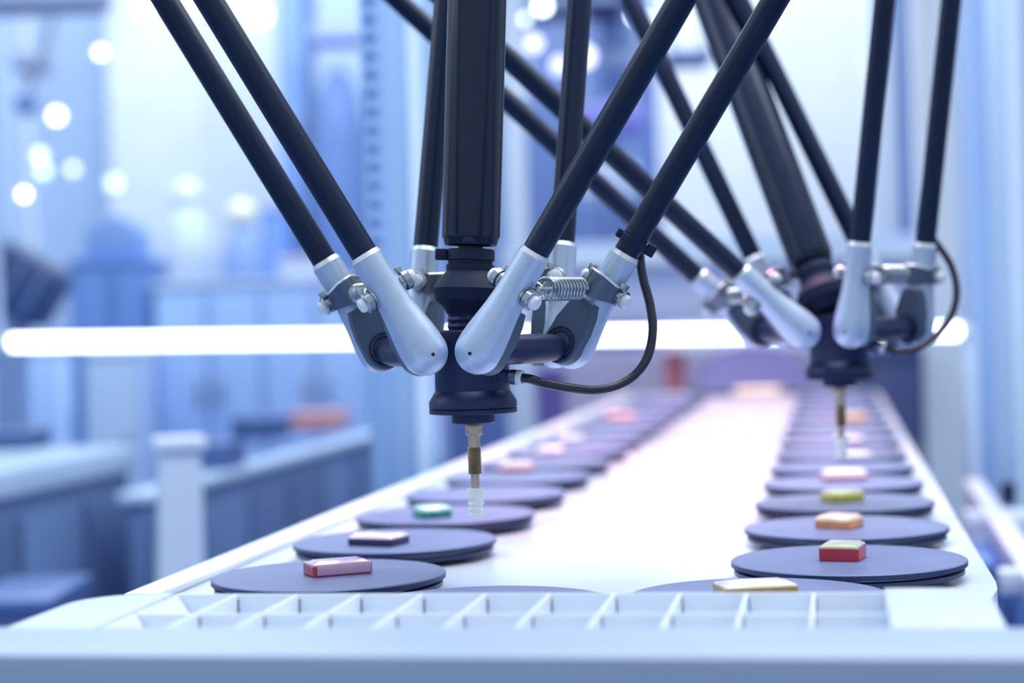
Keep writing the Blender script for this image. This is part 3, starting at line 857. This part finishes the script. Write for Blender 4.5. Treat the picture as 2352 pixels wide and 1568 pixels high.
# dark rounded cover
cx, wd, z0, z1 = rect(704, 138, 836, 560, 8.0)
e = empty('covered_machine', (cx, 8.2, 0), 'tall dark blue round-topped machine cover left of the notched post', 'machine')
bm = B(); lathe(bm, [(0.05, wd*0.42), (0.5, wd*0.45), (z1-0.55, wd*0.50), (z1-0.3, wd*0.47), (z1-0.12, wd*0.36), (z1-0.02, wd*0.15), (z1, 0)], seg=32)
obj('cover', bm, cm('cover', (92, 124, 186), 0.7, 0, 0.12, 5), e)
bm = B(); lathe(bm, [(0.0, wd*0.50), (0.05, wd*0.50)], seg=32)
obj('base_ring', bm, M['darksteel'], e)
hung('violet tinted sign strip near the top left of the notched post', 714, 66, 850, 104, 8.2, (150, 164, 228), name='hanging_sign', cat='sign')
hung('grey brown sign board hanging at the top left corner', -80, -60, 250, 30, 7.0, (146, 154, 182), name='hanging_sign', cat='sign')
hung('grey blue hanging monitor at the upper left', 36, 118, 112, 168, 7.6, (150, 164, 196), name='hanging_monitor', cat='monitor')
# goose-neck pendant
c = P(60, 238, 7.4)
e = empty('pendant_lamp', c, 'dark ball pendant on a bent grey arm at the upper left', 'lamp')
bm = B(); lathe(bm, [(-S(28, 7.4)*math.cos(k*PI/12), S(28, 7.4)*math.sin(k*PI/12)) for k in range(13)], seg=20)
obj('ball_shade', bm, cm('ball', (92, 128, 190), 0.4), e)
bm = B(); tube(bm, smooth_path([Vector((0, 0, S(20, 7.4))), P(84, 150, 7.4)-c, P(118, 60, 7.4)-c, P(128, -40, 7.4)-c, P(130, -300, 7.4)-c]), 0.016, 10)
obj('bent_arm', bm, cm('arm', (128, 138, 168), 0.4), e)

# dark machine at the left edge
c = P(50, 650, 5.0)
e = empty('tilted_machine', (c.x, 5.0, 0), 'dark blue tilted machine head at the left edge above the glowing tube', 'machine')
rot = Matrix.Rotation(math.radians(32), 3, 'Y')
hx, hz = rot @ Vector((1, 0, 0)), rot @ Vector((0, 0, 1))
bm = B(); box(bm, (0, 0, c.z), S(190, 5), 0.16, S(150, 5), x=hx, z=hz, bev=0.03)
obj('head', bm, cm('navy machine', (46, 70, 122), 0.4), e)
for k in range(3):
    bm = B(); box(bm, Vector((0, -0.083, c.z)) + hx*S(-50+50*k, 5), S(14, 5), 0.02, S(120, 5), x=hx, z=hz, bev=0.003)
    obj('rib', bm, cm('rib', (84, 118, 182), 0.4), e)
bm = B(); box(bm, (-0.04, 0.02, c.z/2-0.03), 0.08, 0.1, c.z-0.06, bev=0.005)
obj('column', bm, cm('navy column', (120, 150, 206), 0.4), e)
bm = B(); box(bm, (-0.04, 0.02, 0.015), 0.3, 0.3, 0.03, bev=0.004)
obj('base', bm, M['darksteel'], e)
# hooded cabinet
e = cabinet('blue cabinet with a rounded hood, left of the white kiosk', 160, 592, 350, 760, 6.3, (74, 112, 178), nd=2, depth=0.3)
zt = P(265, 592, 6.3).z; wd = S(130, 6.3)
bm = B(); prism(bm, [(wd/2, 0)] + [(wd/2*math.cos(PI*k/10), S(40, 6.6) + S(58, 6.6)*math.sin(PI*k/10)) for k in range(11)] + [(-wd/2, 0)], -0.1, 0.1, o=(0, 0, zt), x=(1, 0, 0), y=(0, 0, 1), z=(0, -1, 0), bev=0.01)
obj('hood', bm, cm('hood', (120, 156, 214), 0.45), e)
# white kiosk with a round head
def kiosk(label, px, ytop, r_px, ybody, w_px, d, rgb, head, zb=0.0):
    c = P(px, ytop, d); r = S(r_px, d); wd = S(w_px, d); zt = P(px, ybody, d).z
    e = empty('kiosk', (c.x, d, 0), label, 'kiosk')
    bm = B(); lathe(bm, [(0.02, wd*0.52), (0.5, wd*0.46), (zt-0.22, wd*0.55), (zt-0.08, wd*0.46), (zt, wd*0.22)], seg=28)
    obj('body', bm, cm('kiosk'+str(rgb), rgb, 0.4), e)
    bm = B(); lathe(bm, [(-r*math.cos(k*PI/10), r*math.sin(k*PI/10)) for k in range(11)], origin=(0, 0, c.z-r*0.2), seg=24)
    obj('globe', bm, cm('globe'+str(head), head, 0.4), e)
    bm = B(); lathe(bm, [(0, wd*0.6), (0.02, wd*0.6)], seg=28)
    obj('base', bm, M['darksteel'], e)
    return e
kiosk('white kiosk with a round white top, left of the front robot', 430, 442, 34, 474, 118, 7.3, (196, 216, 244), (236, 244, 255))
kiosk('blue kiosk with a pale yellow globe, left of the front robot sockets', 556, 486, 34, 520, 100, 7.1, (126, 160, 220), (236, 240, 222))
cabinet('small mid blue box cabinet behind the lower left rods', 598, 476, 664, 570, 7.92, (82, 118, 190), nd=1, depth=0.3)
e = cabinet('long light blue counter behind the left sockets, above the glowing tube', 355, 640, 846, 760, 6.2, (140, 172, 222), nd=4, depth=0.3, top=(196, 214, 240))
cabinet('low beige topped drawer unit behind the left sockets', 640, 590, 740, 640, 6.72, (176, 192, 222), nd=1, depth=0.2, top=(226, 220, 224))
# below the tube, left
tb_m = cm('display top', (190, 216, 246), 0.35)
sk_m = cm('display skirt', (84, 112, 162), 0.5, 0, 0.14, 5)
def yaw_table(label, p0, p1, z, wid, th, items=()):
    """display table that runs parallel to the conveyor from p0 to p1 (points on its right edge)"""
    c = (p0+p1)/2; ln = (p1-p0).length
    e = empty('display_table', (c.x, c.y, 0), label, 'table', rz=-YAW)
    yawbox(e, 'tabletop', (-wid/2, 0, z-th/2), wid, ln, th, tb_m)
    yawbox(e, 'skirt_panel', (-wid/2, 0, (z-th+0.1)/2+0.0), wid-0.03, ln-0.04, z-th-0.1, sk_m)
    nsl = max(3, int(ln/0.28))
    for k in range(nsl):
        yawbox(e, 'door', (-0.006, -ln/2+ln*(k+0.5)/nsl, (z-th+0.12)/2), 0.014, ln/nsl-0.03, z-th-0.20, cm('tdoor%d' % (k % 3), ((72, 98, 146), (96, 126, 176), (80, 108, 158))[k % 3], 0.45))
    for sy in (-0.47, 0.47):
        yawbox(e, 'leg', (-wid/2, ln*sy, 0.05), wid*0.8, 0.04, 0.10, M['darksteel'])
    return e
def at_z(px, py, z):
    v = CAM_R @ Vector(((px-1176)/F, (784-py)/F, -1.0)); k = (z-CAM_Z)/v.z
    return CAM + v*k
p0 = at_z(292, 1146, 0.86); 
p1 = p0 + TV*2.25
p0 = p0 + TV*0.12
yaw_table('long display table with a thin pale edge running beside the conveyor on the left', p0, p1, 0.86, 0.07, 0.020)
p0 = at_z(60, 1078, 0.93); p1 = p0 + TV*0.62 
yaw_table('short display table with a thick pale top at the left edge', p0 - TV*0.25 - TU*0.03, p1 - TU*0.03, 0.93, 0.35, 0.05)
# pedestal
c = P(412, 1030, 2.75)
e = empty('pedestal_stand', (c.x, 2.75, 0), 'white tapered pedestal stand with a flat cap left of the conveyor rail', 'stand', rz=0.3)
hw = S(58, 2.75)
bm = B()
lo = [bm.verts.new((sx*hw*1.25 - 0.02, sy*hw*1.25, 0.02)) for sx, sy in ((-1, -1), (1, -1), (1, 1), (-1, 1))]
hi = [bm.verts.new((sx*hw*0.78, sy*hw*0.78, c.z)) for sx, sy in ((-1, -1), (1, -1), (1, 1), (-1, 1))]
bm.faces.new(lo[::-1]); bm.faces.new(hi)
for k in range(4): bm.faces.new((lo[k], lo[(k+1) % 4], hi[(k+1) % 4], hi[k]))
bmesh.ops.bevel(bm, geom=bm.edges[:], offset=0.004, segments=2, affect='EDGES')
obj('column', bm, cm('pedestal', (214, 230, 250), 0.4), e)
bm = B(); box(bm, (0, 0, c.z+0.008), hw*2.0, hw*2.0, 0.020, bev=0.004); obj('cap', bm, cm('pedestal cap', (222, 234, 252), 0.4), e)
bm = B(); box(bm, (-0.02, 0, 0.01), hw*3.2, hw*3.2, 0.02, bev=0.003); obj('base', bm, M['darksteel'], e)
# things on and behind the display tables
cabinet('dark blue machine block under the glowing tube, left of the front robot', 556, 812, 724, 1000, 7.4, (66, 100, 166), nd=2)
cabinet('mid blue machine block beside the notched post under the glowing tube', 724, 850, 850, 1000, 7.0, (108, 144, 206), nd=2)
cabinet('light blue machine block at the far left under the glowing tube', -60, 800, 190, 1100, 8.0, (146, 178, 226), nd=3)
cabinet('pale cabinet behind the white pedestal', 196, 800, 318, 1100, 5.8, (166, 192, 234), nd=1, depth=0.3)
cabinet('blue cabinet right behind the white pedestal', 318, 806, 380, 1100, 7.4, (90, 128, 196), nd=1)
kiosk('white rounded bin behind the white pedestal', 415, 876, 22, 884, 80, 6.75, (208, 224, 248), (190, 212, 244))
cabinet('pale blue cabinet between the white bin and the dark machine block', 450, 800, 562, 1000, 7.8, (146, 178, 228), nd=1)
cabinet('low navy box in the lower left corner', -90, 1376, 118, 1470, 2.6, (44, 72, 128), nd=2, depth=0.25)
def crate(label, px, py, w_px, h_px, d, rgb, zsup, rz=0.0):
    """small lidded box resting at height zsup"""
    c = P(px, py, d); wd, hh = S(w_px, d), S(h_px, d)
    e = empty('parts_box', (c.x, d, zsup), label, 'box', 'small boxes on the display tables', rz=rz)
    bm = B(); box(bm, (0, 0, hh*0.4), wd, 0.14, hh*0.8, bev=0.004); obj('body', bm, cm('crate'+str(rgb), rgb, 0.5), e)
    bm = B(); box(bm, (0, 0, hh*0.9), wd*1.04, 0.15, hh*0.2, bev=0.003); obj('lid', bm, cm('lid'+str(rgb), tuple(min(255, v+14) for v in rgb), 0.5), e)
    return e
q = at_z(740, 985, 0.86)
crate('small salmon pink box on the long display table', 735, 985, 110, 40, q.y, (224, 150, 150), 0.86, -0.2)
q = at_z(640, 1000, 0.86)
crate('dark blue box on the long display table left of the salmon one', 600, 1010, 110, 50, q.y-0.1, (58, 90, 152), 0.86, -0.17)
q = at_z(480, 1060, 0.86)
crate('navy box on the near part of the long display table', 500, 1060, 90, 60, q.y-0.2, (60, 92, 156), 0.86, -0.17)
crate('dark box on the short display table at the left edge', 30, 1030, 130, 40, 3.95, (54, 84, 142), 0.93, -0.1)

# service frame at the lower right
zf = 0.87
e = empty('service_frame', (0, 0, 0), 'white ladder-like frame beside the conveyor at the lower right', 'frame')
wm = cm('frame white', (226, 238, 252), 0.35)
a0, a1 = at_z(2352, 1300, zf), at_z(2236, 1120, zf)
dr = (a1-a0).normalized()
def bar3(name, p, q, wdt, h):
    ax = (q-p).normalized(); x, y, z = frame_of(ax, (0, 0, 1))
    bm = B(); box(bm, (p+q)/2, h, wdt, (q-p).length, x=x, y=y, z=z, bev=0.004); return obj(name, bm, wm, e)
bar3('side_rail', a0 - dr*0.6, a1, 0.030, 0.03)
off = Vector((0.17, -0.03, 0))
bar3('side_rail', a0 - dr*0.6 + off, a1 + off + dr*0.2, 0.04, 0.03)
for px, py in ((2215, 1195), (2292, 1335)):
    p = at_z(px, py, zf)
    bar3('cross_bar', p, p + Vector((0.16, -0.03, 0)), 0.035, 0.028)
for p in (a0 - dr*0.4, a1 - dr*0.05, a0 + off, a1 + off):
    bm = B(); box(bm, (p.x, p.y, zf/2-0.008), 0.03, 0.03, zf-0.016, bev=0.002); obj('leg', bm, wm, e)
bm = B(); lathe(bm, [(0, 0.010), (0.03, 0.012), (0.034, 0.008)], origin=at_z(2316, 1158, zf)+Vector((0, 0, 0.0)), seg=12)
obj('adjusting_knob', bm, M['rubber'], e)
cabinet('dark blue control box under the white ladder frame', 2190, 1290, 2420, 1568, 2.35, (56, 92, 158), nd=2, depth=0.22)

# hanging lamps, only their glow shows
W = (238, 246, 255)
for lab, px, py, dd, r, rgb, s in (
    ('white spotlight glowing at the upper left, right of the bent pendant', 130, 266, 8.0, 13, W, 7),
    ('warm white spotlight glowing near the left edge', 55, 446, 8.0, 8, (255, 236, 218), 9),
    ('small white spotlight high at the upper left', 231, 120, 8.0, 9, W, 7),
    ('pale spotlight below the white one at the left', 92, 356, 8.2, 13, W, 2.4),
    ('dim mint spotlight above the warm one at the left', 100, 392, 8.4, 13, (214, 240, 242), 2.6),
    ('pale spotlight right of the mint one', 168, 388, 8.2, 11, W, 2.2),
    ('mint white spotlight beside the hooded cabinet', 262, 420, 8.4, 16, (222, 244, 246), 1.7),
    ('white spotlight at the top beside the left rod', 332, 20, 8.0, 15, W, 5),
    ('wide white spotlight at the top right of the paired left rods', 596, 34, 8.0, 24, W, 3.2),
    ('white spotlight at the top right of the black shaft', 1246, 14, 5.6, 15, W, 8),
    ('small white spotlight beside it, nearer the black shaft', 1204, 44, 5.6, 10, W, 4),
    ('lilac spotlight left of the slim rear rod', 1226, 100, 5.6, 18, (222, 222, 255), 2.4),
    ('big lilac spotlight between the rear rods', 1342, 130, 5.4, 24, (226, 222, 255), 2.6),
    ('lilac spotlight low between the rear rods', 1286, 150, 5.3, 20, (212, 212, 255), 2.0),
    ('white spotlight left of the crossing rod tops', 1460, 36, 5.6, 13, W, 7),
    ('small mint spotlight under the crossing rod tops', 1490, 44, 5.6, 8, (214, 244, 250), 4),
    ('pale spotlight beside the dark hanging machine head', 1452, 98, 7.2, 13, W, 1.6),
    ('pale spotlight low left of the dark column cabinet', 1470, 158, 7.2, 14, (226, 236, 252), 1.6),
):
    spotlamp(lab, px, py, dd, r, rgb, s)
